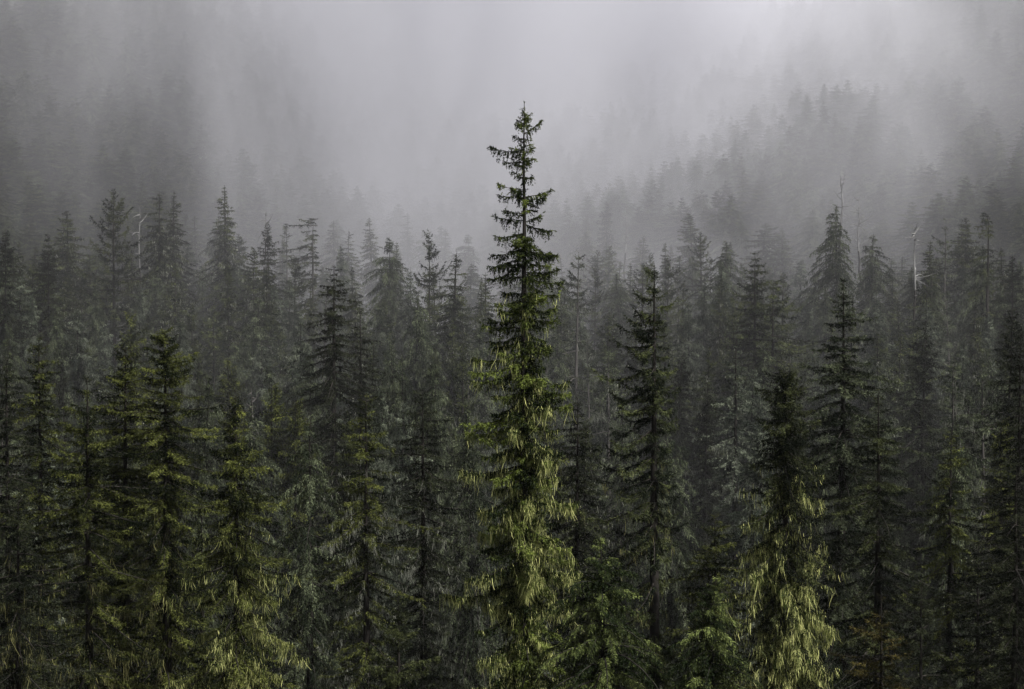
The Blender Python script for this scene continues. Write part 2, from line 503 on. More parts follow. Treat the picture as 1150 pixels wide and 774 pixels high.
near('fir_tree', 588, 114, 85, 'needle_sunny', "tallest conifer standing alone in the middle, ragged boughs above and yellow-green lichen below", "the tallest conifer", seed=11,
     lichen='lichen_bright', rmax=1.8, s_max=26, p=.82, r_top=.16, e_top=25, e_low=-24, e_s=9, sp0=.30, sp1=.42, nb=5, low_n=2, gap=.20, gap_s=12, jit=.42, extra=CEN, tw_l=.46, tw_s=0.050, pend=.5, twsag=.4,
     ls=.036, ll=.13, lw=.064, lich=.48, lich0=7.5, lich1=20, lich_l=.36, lich_w=.015, sag=.2, tip=.16, r_trunk=.40)
near('fir_tree', 883, 418, 88, 'needle_fir', "bushy dark-topped fir whose lower half is hung with long pale yellow lichen", "the lichen-bearded fir", seed=12,
     lichen='lichen_bright', rmax=1.9, s_max=7.5, p=.75, r_top=.5, e_top=35, e_low=-30, e_s=4, sp0=.15, sp1=.27, nb=6, jit=.28, tw_s=0.055, tw_l=.42, pend=.4, ls=.036, ll=.12, lw=.046, lich=.42, lich0=4.0, lich1=12.5, lich_l=.42, lich_w=.015)
near('fir_tree', 262, 445, 88, 'needle_olive', "pointed fir with flecks of yellow lichen on its lower boughs, beside twin dark firs", "the lichen-flecked pointed fir", seed=13,
     lichen='lichen_bright', rmax=2.35, s_max=9, p=.9, r_top=.22, e_top=25, e_low=-22, e_s=5, sp0=.16, sp1=.30, nb=5, gap=.05, jit=.28, tw_s=0.060, pend=.35, ls=.036, ll=.12, lw=.046, lich=.26, lich0=5.5, lich1=11, lich_l=.38,
     extra=[(4.3, 0, 2.0, -6), (4.6, 175, 1.7, -18), (2.4, 180, 1.1, -4)])
near('fir_tree', 97, 425, 90, 'needle_olive', "dark open fir with wide level boughs tipped olive, nearest the left edge", "the wide-boughed dark fir", seed=14,
     lichen='lichen_dim', rmax=3.0, s_max=8, p=.75, r_top=.14, e_top=38, e_low=-14, e_s=5, sp0=0.30, sp1=0.62, nb=5, gap=.1, jit=.4, tw_s=0.043, pend=.25, ls=.036, ll=.12, lw=.046, lich=.08, lich0=6, lich1=14,
     extra=[(4.3, 180, 2.9, -6), (3.3, 20, 2.6, -2), (5.0, 10, 2.9, -12), (6.2, 180, 3.2, -12), (6.6, 0, 2.8, -8)])
near('fir_tree', 185, 372, 96, 'needle_olive', "taller of the twin dark bushy firs, dense olive crown", "the taller twin fir", seed=15,
     rmax=2.3, s_max=6, p=.6, r_top=.14, e_top=38, e_low=-20, e_s=5, sp0=0.23, sp1=0.45, nb=6, tw_s=0.053, tw_l=.4, ls=.036, ll=.12, lw=.046, lich=.05, lich0=8, lich1=18)
near('fir_tree', 139, 392, 99, 'needle_olive', "shorter of the twin dark bushy firs, pressed against its taller neighbour", "the shorter twin fir", seed=16,
     rmax=2.1, s_max=6, p=.65, r_top=.14, e_top=38, e_low=-20, e_s=5, sp0=0.23, sp1=0.47, nb=5, tw_s=0.056, ls=.036, ll=.12, lw=.046, lich=.05, lich0=8, lich1=18)
near('fir_tree', 737, 297, 115, 'needle_fir', "dark tall fir with long swept boughs on one side of its bare straight trunk", "the swept dark fir", seed=17,
     rmax=2.2, s_max=8, p=.75, r_top=.2, e_top=25, e_low=-32, e_s=5, sp0=0.32, sp1=0.69, nb=5, gap=.08, tw_s=0.062, pend=.25, ls=.05, ll=.18, lw=0.075, asym=(math.pi, .42), sag=.15, tip=.3, r_trunk=.5,
     extra=[(7.2, 180, 2.9, -32), (10.8, 185, 2.9, -26), (13.2, 175, 2.4, -30), (2.6, 0, 1.4, 5)], lich=.05, lich0=9, lich1=18)
near('hemlock_tree', 676, 603, 80, 'needle_young', "young hemlock with arching drooping boughs, in front of the swept dark fir", "the arching young hemlock", seed=18,
     rmax=3.4, s_max=6, p=.85, r_top=.12, e_top=35, e_low=14, e_s=3, sp0=.24, sp1=.40, nb=7, tw_s=.04, tw_l=.32, pend=.3, twsag=.8, sag=.5, tip=.0, nod=-.12, ls=.036, ll=.12, lw=.046, spread=.6, jit=.22)
near('hemlock_tree', 801, 643, 78, 'needle_young', "small hemlock with nodding tip and layered boughs, at the foot of the lichen-bearded fir", "the nodding small hemlock", seed=19,
     rmax=2.3, s_max=5, p=.85, r_top=.12, e_top=35, e_low=14, e_s=3, sp0=.24, sp1=.40, nb=7, tw_s=.04, tw_l=.32, pend=.3, twsag=.8, sag=.5, tip=.0, nod=.2, ls=.036, ll=.12, lw=.046, spread=.6, jit=.22)
near('spruce_tree', 948, 314, 130, 'needle_hemlock', "tall spruce with thin see-through top and broad green-tipped boughs lower down", "the thin-topped spruce", seed=20,
     rmax=3.5, s_max=10, p=1.0, r_top=.25, e_top=30, e_low=-14, e_s=6, sp0=.40, sp1=.55, nb=6, gap=.1, tw_s=.085, ls=.06, ll=.2, lw=0.081, tw_l=.55,
     extra=[(2.8, 0, 2.2, 10), (6.5, 0, 2.8, 4)])
near('fir_tree', 988, 437, 115, 'needle_fir', "dark tiered fir in front of the thin-topped spruce", "the dark tiered fir", seed=21,
     rmax=2.9, s_max=9, p=.8, r_top=.2, e_top=25, e_low=-16, e_s=5, sp0=0.34, sp1=0.62, nb=5, tw_s=0.068, ls=.05, ll=.18, lw=0.069)
near('fir_tree', 1067, 484, 130, 'needle_olive', "hazy olive fir with feathery boughs near the right edge", "the feathery olive fir", seed=22,
     rmax=3.0, s_max=9, p=.8, r_top=.2, e_top=25, e_low=-16, e_s=5, sp0=0.34, sp1=0.62, nb=5, tw_s=0.074, ls=.055, ll=.2, lw=0.075)
near('fir_tree', 648, 444, 122, 'needle_black_and_shade', "blackish conical fir half hidden behind the tallest conifer, on its open side", "the blackish conical fir", seed=23,
     rmax=2.4, s_max=8, p=.85, r_top=.15, e_top=20, e_low=-20, e_s=5, sp0=0.34, sp1=0.60, nb=5, tw_s=0.074, ls=.055, ll=.19, lw=0.075)
near('fir_tree', 475, 437, 128, 'needle_black_and_shade', "dark dense fir with greyish lichen strands, tops level with the pale lichen fir", "the dense dark fir", seed=24, lichen='lichen_grey',
     rmax=2.6, s_max=7, p=.7, r_top=.3, e_top=30, e_low=-18, e_s=5, sp0=0.32, sp1=0.58, nb=5, tw_s=0.074, ls=.055, ll=.19, lw=0.075, lich=.10, lich0=4, lich1=12)
near('fir_tree', 410, 443, 120, 'needle_olive', "olive fir veiled in pale lichen strands, next to the dense dark fir", "the pale-veiled fir", seed=25, lichen='lichen_grey',
     rmax=2.6, s_max=8, p=.75, r_top=.2, e_top=25, e_low=-18, e_s=5, sp0=0.34, sp1=0.58, nb=5, tw_s=0.068, ls=.055, ll=.18, lw=0.069, lich=.14, lich0=3, lich1=9)
near('hemlock_tree', 347, 463, 130, 'needle_hemlock', "grey-green hemlock with smooth drooping boughs like shoulders, dark below", "the sloping-shouldered hemlock", seed=26,
     rmax=2.9, s_max=9, p=.9, r_top=.12, e_top=20, e_low=-10, e_s=4, sp0=0.39, sp1=0.62, nb=5, tw_s=0.062, tw_l=.5, pend=.35, twsag=.8, sag=.4, tip=0, ls=.05, ll=.17, lw=0.063, spread=.6, jit=.2, nod=.1)
near('fir_tree', 375, 298, 165, 'needle_black_and_shade', "tall black fir standing out dark against the misty slope", "the tall black fir", seed=27,
     rmax=3.1, s_max=10, p=.8, r_top=.2, e_top=20, e_low=-18, e_s=5, sp0=0.39, sp1=0.65, nb=6, tw_s=0.093, ls=.07, ll=.24, lw=0.103)
near('fir_tree', 404, 342, 170, 'needle_black_and_shade', "slimmer black fir leaning close beside the tall black fir", "the slim black fir", seed=28,
     rmax=1.9, s_max=9, p=.8, r_top=.15, e_top=20, e_low=-18, e_s=5, sp0=0.39, sp1=0.65, nb=5, tw_s=0.099, ls=.07, ll=.24, lw=0.103)
near('spruce_tree', 848, 284, 205, 'needle_fir', "wide grey spruce with level tiered boughs, thin at its tip", "the wide tiered spruce", seed=29,
     rmax=5.6, s_max=14, p=.95, r_top=.3, e_top=20, e_low=-6, e_s=5, sp0=0.52, sp1=0.88, nb=6, tw_s=0.124, tw_l=.6, ls=.09, ll=.3, lw=0.115, tip=.2)
near('spruce_tree', 868, 316, 200, 'needle_fir', "second crown pushing out beside the wide tiered spruce, with long side boughs", "the long-sided spruce", seed=30,
     rmax=5.2, s_max=13, p=.8, r_top=.5, e_top=15, e_low=-8, e_s=5, sp0=0.57, sp1=0.94, nb=5, tw_s=0.124, tw_l=.6, ls=.09, ll=.3, lw=0.115, tip=.2, asym=(0., .35))
near('hemlock_tree', 337, 360, 190, 'needle_pale', "pale sage-green hemlock glowing softly among grey trees, left of the tall black fir", "the pale sage hemlock", seed=31,
     rmax=3.6, s_max=11, p=.9, r_top=.15, e_top=15, e_low=-8, e_s=4, sp0=0.48, sp1=0.75, nb=6, tw_s=0.099, tw_l=.6, pend=.3, twsag=.8, sag=.35, tip=0.05, ls=.08, ll=.26, lw=0.103, spread=.6, jit=.2)
near('fir_tree', 826, 377, 162, 'needle_pale', "slender green-grey fir with lichen flecks, left of the long-sided spruce", "the slender flecked fir", seed=32, lichen='lichen_grey',
     rmax=2.7, s_max=11, p=.9, r_top=.12, e_top=20, e_low=-16, e_s=5, sp0=0.41, sp1=0.65, nb=5, tw_s=0.093, ls=.07, ll=.23, lw=0.098, lich=.08, lich0=2, lich1=10)
near('fir_tree', 990, 668, 92, 'needle_rust', "small rusty-brown fir low in front of the dark tiered fir", "the small rusty fir", seed=33,
     rmax=2.1, s_max=5, p=.8, r_top=.2, e_top=35, e_low=0, e_s=4, sp0=0.30, sp1=0.56, nb=5, tw_s=0.062, ls=.036, ll=.12, lw=.046)
near('fir_tree', 446, 667, 84, 'needle_fir', "little dark pointed fir at the bottom between the lichen-hung trees", "the little pointed fir", seed=34,
     rmax=1.5, s_max=4, p=.85, r_top=.1, e_top=40, e_low=10, e_s=4, sp0=0.25, sp1=0.45, nb=5, tw_s=0.050, ls=.036, ll=.12, lw=.046)
near('hemlock_tree', 803, 578, 112, 'needle_olive', "dim olive hemlock rising behind the nodding small hemlock", "the dim olive hemlock", seed=35,
     rmax=2.6, s_max=6, p=.8, r_top=.2, e_top=30, e_low=0, e_s=4, sp0=0.34, sp1=0.56, nb=5, tw_s=0.062, twsag=.6, sag=.35, ls=.05, ll=.17, lw=0.063)
near('fir_tree', 44, 380, 132, 'needle_olive', "brownish-olive fir behind the wide-boughed dark fir, sunlit tips", "the brownish fir", seed=36,
     rmax=2.7, s_max=8, p=.75, r_top=.2, e_top=30, e_low=-10, e_s=5, sp0=0.37, sp1=0.62, nb=5, tw_s=0.081, ls=.06, ll=.2, lw=0.081)
near('fir_tree', 8, 402, 118, 'needle_black_and_shade', "very dark fir cut by the left edge of the view", "the edge fir", seed=37,
     rmax=2.6, s_max=8, p=.75, r_top=.2, e_top=30, e_low=-14, e_s=5, sp0=0.34, sp1=0.62, nb=5, tw_s=0.074, ls=.06, ll=.2, lw=0.075)
near('fir_tree', 18, 560, 80, 'needle_black_and_shade', "low blackish fir filling the bottom left corner, grey lichen on its boughs", "the corner fir", seed=38, lichen='lichen_dim',
     rmax=2.6, s_max=6, p=.6, r_top=.3, e_top=30, e_low=-14, e_s=5, sp0=0.30, sp1=0.53, nb=5, tw_s=0.062, ls=.036, ll=.12, lw=.046, lich=.1, lich0=1, lich1=6)
near('fir_tree', 1142, 520, 92, 'needle_black_and_shade', "black fir mass at the right edge, lower boughs lost in shade", "the right-edge black fir", seed=39,
     rmax=2.7, s_max=7, p=.7, r_top=.3, e_top=20, e_low=-18, e_s=5, sp0=0.30, sp1=0.55, nb=5, tw_s=0.062, ls=.036, ll=.12, lw=.046)
near('fir_tree', 1100, 612, 104, 'needle_black_and_shade', "shaded fir between the feathery olive fir and the black fir mass", "the shaded fir", seed=40,
     rmax=2.3, s_max=7, p=.7, r_top=.2, e_top=20, e_low=-18, e_s=5, sp0=0.32, sp1=0.58, nb=5, tw_s=0.068, ls=.05, ll=.17, lw=0.069)
near('fir_tree', 1036, 652, 90, 'needle_black_and_shade', "small dim fir next to the small rusty fir", "the small dim fir", seed=41,
     rmax=1.7, s_max=5, p=.8, r_top=.15, e_top=30, e_low=-8, e_s=4, sp0=0.29, sp1=0.53, nb=5, tw_s=0.062, ls=.036, ll=.12, lw=.046)
near('fir_tree', 225, 560, 112, 'needle_fir', "narrow fir showing between the twin firs and the lichen-flecked pointed fir", "the narrow gap fir", seed=42,
     rmax=1.9, s_max=8, p=.8, r_top=.15, e_top=20, e_low=-16, e_s=4, sp0=0.34, sp1=0.58, nb=5, tw_s=0.068, ls=.055, ll=.18, lw=0.069)
near('fir_tree', 1148, 372, 125, 'needle_black_and_shade', "tall black fir half outside the right edge of the view", "the tall edge fir", seed=43,
     rmax=2.8, s_max=9, p=.8, r_top=.15, e_top=20, e_low=-18, e_s=5, sp0=0.34, sp1=0.60, nb=5, tw_s=0.074, ls=.06, ll=.2, lw=0.075)

# ------------------------------------------------------------------ the kinds that repeat farther off
LOD = dict(ls=.065, ll=.21, lw=.085, tw_s=.13, tw_l=.7)
PROTO = {}
def proto(key, kind, words_, needle, lichen='lichen_grey', bark='bark', n=2, **kw):
    q = dict(LOD, jit=.42); q.update(kw)
    PROTO[key] = (kind, words_, [tree_meshes(100 + 13 * len(PROTO) + i, needle, bark=bark, lichen=lichen, H=28., **dict(q, asym=(2.1 * i, .12 + .14 * i), lean=(0, .02, -.03)[i % 3])) for i in range(n)])
proto('cone', 'fir_tree', 'conical', 'needle_fir', n=3, rmax=3.6, s_max=12, p=.85, r_top=.06, s0=.5, e_top=48, e_low=-20, e_s=5, sp0=.36, sp1=.52, nb=8, lich=.12, lich0=2, lich1=10, lich_l=.28, lich_w=.05)
proto('spire', 'fir_tree', 'narrow spire-like', 'needle_fir', n=3, rmax=2.5, s_max=13, p=.95, r_top=.06, s0=.5, e_top=48, e_low=-26, e_s=4, sp0=.34, sp1=.48, nb=7, lich=.12, lich0=2, lich1=10, lich_l=.28, lich_w=.05)
proto('tier', 'spruce_tree', 'open tiered', 'needle_fir', n=2, rmax=4.0, s_max=10, p=.9, r_top=.25, e_top=48, e_low=2, e_s=5, sp0=.5, sp1=.85, nb=5, gap=.1, tip=.25)
proto('droop', 'hemlock_tree', 'drooping', 'needle_hemlock', n=3, rmax=3.8, s_max=12, p=.9, r_top=.06, s0=.5, e_top=48, e_low=-14, e_s=4, sp0=.38, sp1=.52, nb=8, lich=.10, lich0=1, lich1=9, twsag=.8, sag=.4, tip=0, pend=.3, spread=.6, nod=.2)
proto('pale', 'hemlock_tree', 'pale feathery', 'needle_pale', n=2, rmax=3.0, s_max=11, p=.85, r_top=.06, s0=.5, e_top=48, e_low=-10, e_s=4, sp0=.38, sp1=.50, nb=8, twsag=.8, sag=.3, tip=.05, lich=.12, lich0=1, lich1=8)
proto('ragged', 'fir_tree', 'ragged half-bare', 'needle_hemlock', bark='bark_grey', n=3, rmax=2.6, s_max=10, p=.8, r_top=.3, e_top=48, e_low=-14, e_s=6, sp0=.5, sp1=.8, nb=5, gap=.12, jit=.5, bare=.3, lich=.3, lich0=0, lich1=6)
proto('olive', 'fir_tree', 'bushy olive', 'needle_olive', n=2, rmax=2.8, s_max=9, p=.75, r_top=.06, s0=.5, e_top=48, e_low=-14, e_s=5, sp0=.34, sp1=.52, nb=6, lich=.06, lich0=3, lich1=10)
proto('black', 'fir_tree', 'dark dense', 'needle_black_and_shade', n=2, rmax=2.7, s_max=10, p=.8, r_top=.06, s0=.5, e_top=48, e_low=-18, e_s=5, sp0=.34, sp1=.5, nb=6)
_pc = {}
def far(key, px, py, D, label, ref=None, wide=1., tilt=None, group='trees on the misty slope'):
    kind, w, ms = PROTO[key]
    i = _pc.get(key, 0); _pc[key] = i + 1
    t = tilt if tilt is not None else (random.gauss(0, .012), random.gauss(0, .012))
    o = plant_px(kind, ms[i % len(ms)], px, py, D, label, group=group, wide=wide, rot=random.uniform(0, 6.28), tilt=t)
    if ref: NAMED.append((px, py, ref))
    return o
random.seed(5)
FARS = [
 ('black', 2, 258, 225, "dark fir at the left edge, highest of the trees there", "the dark left-edge fir", 1.0),
 ('spire', 17, 283, 290, "faint narrow tree just in from the dark left-edge fir", None, 1.0),
 ('spire', 37, 276, 300, "thin misty tree with a small crown, near the left edge skyline", None, 1.0),
 ('black', 58, 262, 240, "dark narrow fir in front of a paler taller conifer", "the dark narrow skyline fir", .85),
 ('cone', 76, 236, 285, "mid-grey fir looming behind the dark narrow skyline fir", "the looming grey fir", 1.1),
 ('tier', 127, 213, 255, "broad fir with clearly separated tiers, largest on the left skyline", "the broad tiered skyline tree", 1.15),
 ('spire', 178, 215, 285, "first of two twin spires beside the broad tiered skyline tree", "the twin spires", 1.25),
 ('spire', 190, 214, 290, "second of two twin spires, on the far side from the broad tiered tree", None, 1.25),
 ('spire', 205, 196, 365, "faint tall spire rising just behind the twin spires", "the faint tall spire", 1.2),
 ('spire', 220, 242, 330, "ghostly slim tree below the faint tall spire", None, 1.1),
 ('droop', 241, 241, 305, "grey hooded tree beside the sharp skyline spire", None, .8),
 ('spire', 255, 208, 285, "sharp grey spire with short level boughs, tallest between twin spires and white snag", "the sharp skyline spire", 1.35),
 ('black', 305, 250, 275, "short dark fir just in front of the white twisted snag", "the short dark fir", .8),
 ('cone', 281, 277, 270, "rounded grey fir below the white twisted snag", None, .9),
 ('cone', 271, 262, 300, "faint fir between the sharp skyline spire and the white snag", None, .8),
 ('ragged', 323, 252, 300, "sparse grey tree with stubby boughs, next to the flagged tree", None, .8),
 ('spire', 374, 247, 330, "pale grey spire above the tall black fir", None, 1.1),
 ('spire', 390, 258, 310, "small pointed tree above the slim black fir", None, .9),
 ('cone', 373, 207, 415, "ghost of a tall tree high above the tall black fir", "the high ghost tree", 1.0),
 ('spire', 296, 292, 245, "narrow dim spire standing below the short dark fir", None, 1.1),
 ('spire', 198, 294, 245, "narrow dim spire standing below the twin spires", None, 1.1),
 ('cone', 256, 292, 240, "dim fir standing directly below the sharp skyline spire", None, .9),
 ('cone', 433, 186, 430, "faintest tree of all, high in the white fog left of the tallest conifer", None, 1.3),
 ('spire', 459, 238, 350, "ghostly thin spire above the open sage fir", None, 1.0),
 ('droop', 433, 265, 262, "open sage-grey tree with spreading boughs and thin tip", "the open sage fir", 1.1),
 ('spire', 444, 271, 290, "thin companion touching the open sage fir", None, .9),
 ('tier', 484, 262, 252, "grey conical tree with many level tiers, midway to the tallest conifer", "the many-tiered grey tree", .85),
 ('spire', 498, 256, 340, "misty spire behind the many-tiered grey tree", None, 1.),
 ('spire', 507, 282, 232, "tall dark spire close beside the many-tiered grey tree", "the tall dark spire", 1.45),
 ('cone', 508, 233, 385, "broad ghostly crown above the tall dark spire", None, 1.5),
 ('spire', 547, 306, 250, "narrow misty fir just left of the tallest conifer", None, 1.2),
 ('ragged', 646, 283, 215, "slender fir with tufted short boughs, beside the tallest conifer", "the slender tufted fir", .95),
 ('spire', 657, 291, 315, "faint spire behind the slender tufted fir", None, 1.),
 ('droop', 679, 270, 325, "misty broad tree right of the slender tufted fir", None, 1.),
 ('spire', 692, 293, 305, "slim hazy tree left of the swept dark fir", None, 1.),
 ('spire', 706, 294, 290, "thin hazy pole-like tree nearest the swept dark fir", None, .8),
 ('spire', 717, 264, 340, "taller of two faint twin spires above the swept dark fir", None, 1.2),
 ('spire', 724, 268, 342, "shorter of two faint twin spires above the swept dark fir", None, 1.1),
 ('spire', 752, 275, 345, "faint spire right above the swept dark fir's shoulder", None, 1.1),
 ('spire', 766, 286, 320, "hazy spire with a thin crooked crown, right of the swept dark fir", None, 1.1),
 ('droop', 777, 286, 318, "hazy tree with nodding top, right of the swept dark fir", None, .8),
 ('black', 677, 358, 222, "small dark spire low among the hazy trees, left of the swept dark fir", "the small dark spire", .9),
 ('cone', 700, 192, 450, "very tall pale shadow of a tree in the brightest fog", None, 1.5),
 ('spire', 806, 276, 360, "ghostly spire halfway between the swept dark fir and the wide tiered spruce", None, 1.3),
 ('cone', 855, 250, 325, "pale broad cone behind the wide tiered spruce", "the pale broad cone", 1.4),
 ('spire', 882, 255, 312, "pale upright spire beside the pale broad cone", None, 1.3),
 ('droop', 912, 234, 330, "pale tree with a cross-shaped top, beside the grey skyline giant", None, .9),
 ('droop', 940, 228, 265, "big grey tree with a crooked tip, highest on that skyline", "the grey skyline giant", 1.2),
 ('droop', 977, 262, 275, "smooth-shouldered pyramid tree right of the grey skyline giant", "the pyramid tree", 1.1),
 ('spire', 1000, 290, 300, "thin dim spire between the pyramid tree and the silver snag", None, 1.1),
 ('spire', 1012, 288, 305, "dim spire hugging the silver snag", None, 1.2),
 ('spire', 1041, 270, 270, "small hooded fir just right of the silver snag", None, 1.2),
 ('ragged', 1061, 248, 275, "sparse pole-like tree with a bent tip", None, .8),
 ('cone', 1085, 244, 290, "hazy bushy tree left of the crook-topped tree", None, .9),
 ('spire', 1132, 277, 275, "hazy spire right of the crook-topped tree", None, 1.1),
 ('black', 1141, 286, 240, "dark fir right of the crook-topped tree near the edge", None, .9),
 ('spire', 1040, 318, 235, "hooded grey tree against the silver snag's lower trunk", None, 1.5),
 ('olive', 150, 348, 180, "olive spire glowing faintly above the shorter twin fir", None, .9),
 ('pale', 92, 340, 205, "pale feathery tree above the wide-boughed dark fir", None, .8),
 ('pale', 205, 353, 195, "slender pale tree just right of the taller twin fir", None, .8),
 ('droop', 226, 420, 160, "small dark drooping tree beside the taller twin fir", None, .7),
 ('olive', 300, 430, 165, "sunlit olive tree right of the lichen-flecked pointed fir", None, .8),
 ('pale', 427, 335, 215, "pale small tree below the open sage fir", None, .7),
 ('droop', 463, 330, 205, "smooth drooping tree below the many-tiered grey tree", None, .9),
 ('droop', 445, 395, 178, "small nodding tree above the pale-veiled fir", None, .75),
 ('droop', 487, 402, 172, "small nodding tree right above the dense dark fir", None, .7),
 ('pale', 433, 428, 150, "pale thin tree squeezed between the pale-veiled and dense dark firs", None, .6),
 ('spire', 990, 372, 195, "small dark spire right of the thin-topped spruce", None, 1.1),
 ('spire', 1007, 370, 200, "darker of two small spires right of the thin-topped spruce", None, 1.),
 ('black', 1035, 360, 180, "dark blunt-topped fir below the silver snag", "the blunt dark fir", 1.),
 ('ragged', 1072, 408, 165, "ragged grey-tipped fir above the feathery olive fir", None, 1.),
 ('ragged', 1107, 414, 158, "ragged fir with reddish-brown trunk near the right edge", None, .9),
 ('black', 1126, 345, 160, "dark fir near the right edge, below the crook-topped tree", None, 1.),
 ('spire', 1090, 330, 215, "thin dark spire below the hazy bushy tree", None, 1.),
]
for (key, px, py, D, lab, ref, w) in FARS:
    far(key, px, py, D, lab, ref, wide=w)

# trees with a shape of their own: the flagged tree, the crook-topped tree and the dead snags
near('hemlock_tree', 351, 243, 285, 'needle_fir', "wind-flagged tree with boughs only on one side of its bent top", "the flagged tree", seed=61, group='trees on the misty slope', bark='bark_grey',
     rmax=2.6, s_max=6, p=.6, r_top=.5, e_top=10, e_low=-10, e_s=5, sp0=.6, sp1=1.0, nb=4, gap=.1, asym=(math.pi, .75), nod=.5, **LOD)
near('hemlock_tree', 1110, 235, 228, 'needle_fir', "thin dark tree with a crooked nodding top and sparse boughs", "the crook-topped tree", seed=62, group='trees on the misty slope', bark='bark',
     rmax=1.7, s_max=9, p=.7, r_top=.25, e_top=5, e_low=-20, e_s=5, sp0=.42, sp1=.8, nb=4, gap=.1, asym=(math.pi, .5), nod=-.6, **LOD)

def snag(px, py, D, label, ref, seed, H_live=None, nb=9, L=2.4, bare=8., r=.22, crook=.0, pale='bark_dead'):
    rg = np.random.default_rng(seed)
    H = height_at(px, py, D); q = px_point(px, py, D)
    gz = float(ground_z(q.x, q.y)) - .3
    root = bpy.data.objects.new("dead_tree", None); COL.objects.link(root); root.location = (q.x, q.y, gz)
    set_thing(root, label, "dead tree", "dead silver trees")
    k = 18; z = np.linspace(0, H, k); wob = np.cumsum(rg.normal(0, .06 + crook, (k, 2)), 0); wob -= wob[-1]
    path = np.concatenate([wob, z[:, None]], 1)
    rad = r * (1 - z / H) ** .7 + .03
    me = np_mesh("trunk", *tubes(path[None], rad[None], 9), smooth=True); me.materials.append(M[pale]); me.materials.append(M['bark'])
    for f in me.polygons:
        f.material_index = int(f.center.z < H - bare)      # the bark still holds lower down
    link("trunk", me, parent=root)
    for i in range(nb):
        s = rg.uniform(.4, 9) if i > 2 else rg.uniform(.3, 2.5)
        fz = (H - s) / H * (k - 1); i0 = min(int(fz), k - 2); b0 = path[i0] + (path[i0 + 1] - path[i0]) * (fz - i0)
        a = rg.uniform(0, 6.28); l = L * rg.uniform(.35, 1.0) * min(1, .4 + s / 4)
        t = np.linspace(0, 1, 7); e = rg.uniform(-.35, .75); cv = rg.normal(0, .5)
        p = np.stack([b0[0] + l * t * math.cos(a) - cv * l * t * t * math.sin(a) * .5, b0[1] + l * t * math.sin(a) + cv * l * t * t * math.cos(a) * .5, b0[2] + l * (e * t + rg.normal(0, .5) * t * t)], -1)
        me = np_mesh("branch", *tubes(p[None], (.07 * (1.05 - t))[None] + .012, 6), smooth=True); me.materials.append(M[pale])
        link("branch", me, parent=root)
    NAMED.append((px, py, ref))
snag(1027, 255, 240, "tall silver snag with a forked bare top, against dark trees", "the silver snag", 71, nb=16, L=2.6, r=.24)
snag(299, 238, 290, "white twisted snag behind the short dark fir", "the white snag", 72, nb=14, L=2.4, crook=.12, r=.18, bare=4.)
snag(944, 198, 300, "tall white snag fading into fog above the grey skyline giant", "the tall fading snag", 73, nb=16, L=2.4, crook=.10, r=.34)
snag(157, 233, 275, "pale snag with curled white boughs between the broad tiered tree and the twin spires", "the curled snag", 74, nb=9, L=1.6, crook=.06, r=.13, bare=9.)
snag(704, 233, 330, "white dead top showing through the brightest fog", "the dead top in bright fog", 75, nb=12, L=2.6, crook=.12, r=.24)
snag(282, 436, 178, "thin grey dead tree right of the lichen-flecked pointed fir", "the thin dead tree", 76, nb=14, L=1.5, r=.10, pale='bark_grey')
snag(965, 222, 296, "short white dead tree below the tall fading snag", "the short white dead tree", 77, nb=12, L=2.2, crook=.12, r=.2)

# ------------------------------------------------------------------ the rest of the forest, tree by tree
placed = [(o.location.x, o.location.y) for o in bpy.data.objects if o.parent is None and o.get('category') in ('tree', 'dead tree')]
seen_labels = set(o['label'] for o in bpy.data.objects if o.get('label'))
c_, s_ = math.cos(PITCH), math.sin(PITCH)
def to_px(x, y, z):
    dpt = y * c_ - z * s_
    return 575 + F_PX * x / dpt, 387 - F_PX * (y * s_ + z * c_) / dpt

def auto_label(key, px, py, D):
    tone = 'dim' if D < 185 else 'grey' if D < 235 else 'hazy grey' if D < 290 else 'misty pale' if D < 360 else 'ghostly'
    if key in ('black',): tone = {'dim': 'dim', 'grey': 'shadowy'}.get(tone, tone)
    shape = PROTO[key][1].replace('olive', '').strip() if D > 250 else PROTO[key][1]
    near_ = sorted(NAMED, key=lambda n: (n[0] - px) ** 2 + ((n[1] - py) * 1.2) ** 2)[:9]
    cand = []
    for (nx, ny, nm) in near_:
        dx, dy = px - nx, py - ny
        dist = math.hypot(dx, dy)
        ver = 'below' if dy > 0 else 'above'; hor = 'right' if dx > 0 else 'left'
        if abs(dx) < .35 * abs(dy): rel = ('just ' if dist < 45 else 'straight ') + ver
        elif abs(dy) < .35 * abs(dx): rel = ('just ' if dist < 35 else 'well ' if dist > 110 else '') + hor + ' of'
        else: rel = ('just ' if dist < 45 else 'far ' if dist > 130 else '') + ver + ' and ' + hor + ' of'
        cand.append(rel + ' ' + nm)
    for ordn in ('', 'second ', 'third ', 'fourth ', 'fifth '):
        for c in cand[: (4 if not ordn else 9)]:
            lab = (ordn + tone + ' ' + shape + ' tree ' + c).strip()
            if len(lab.split()) <= 14 and lab not in seen_labels:
                seen_labels.add(lab); return lab
    return None

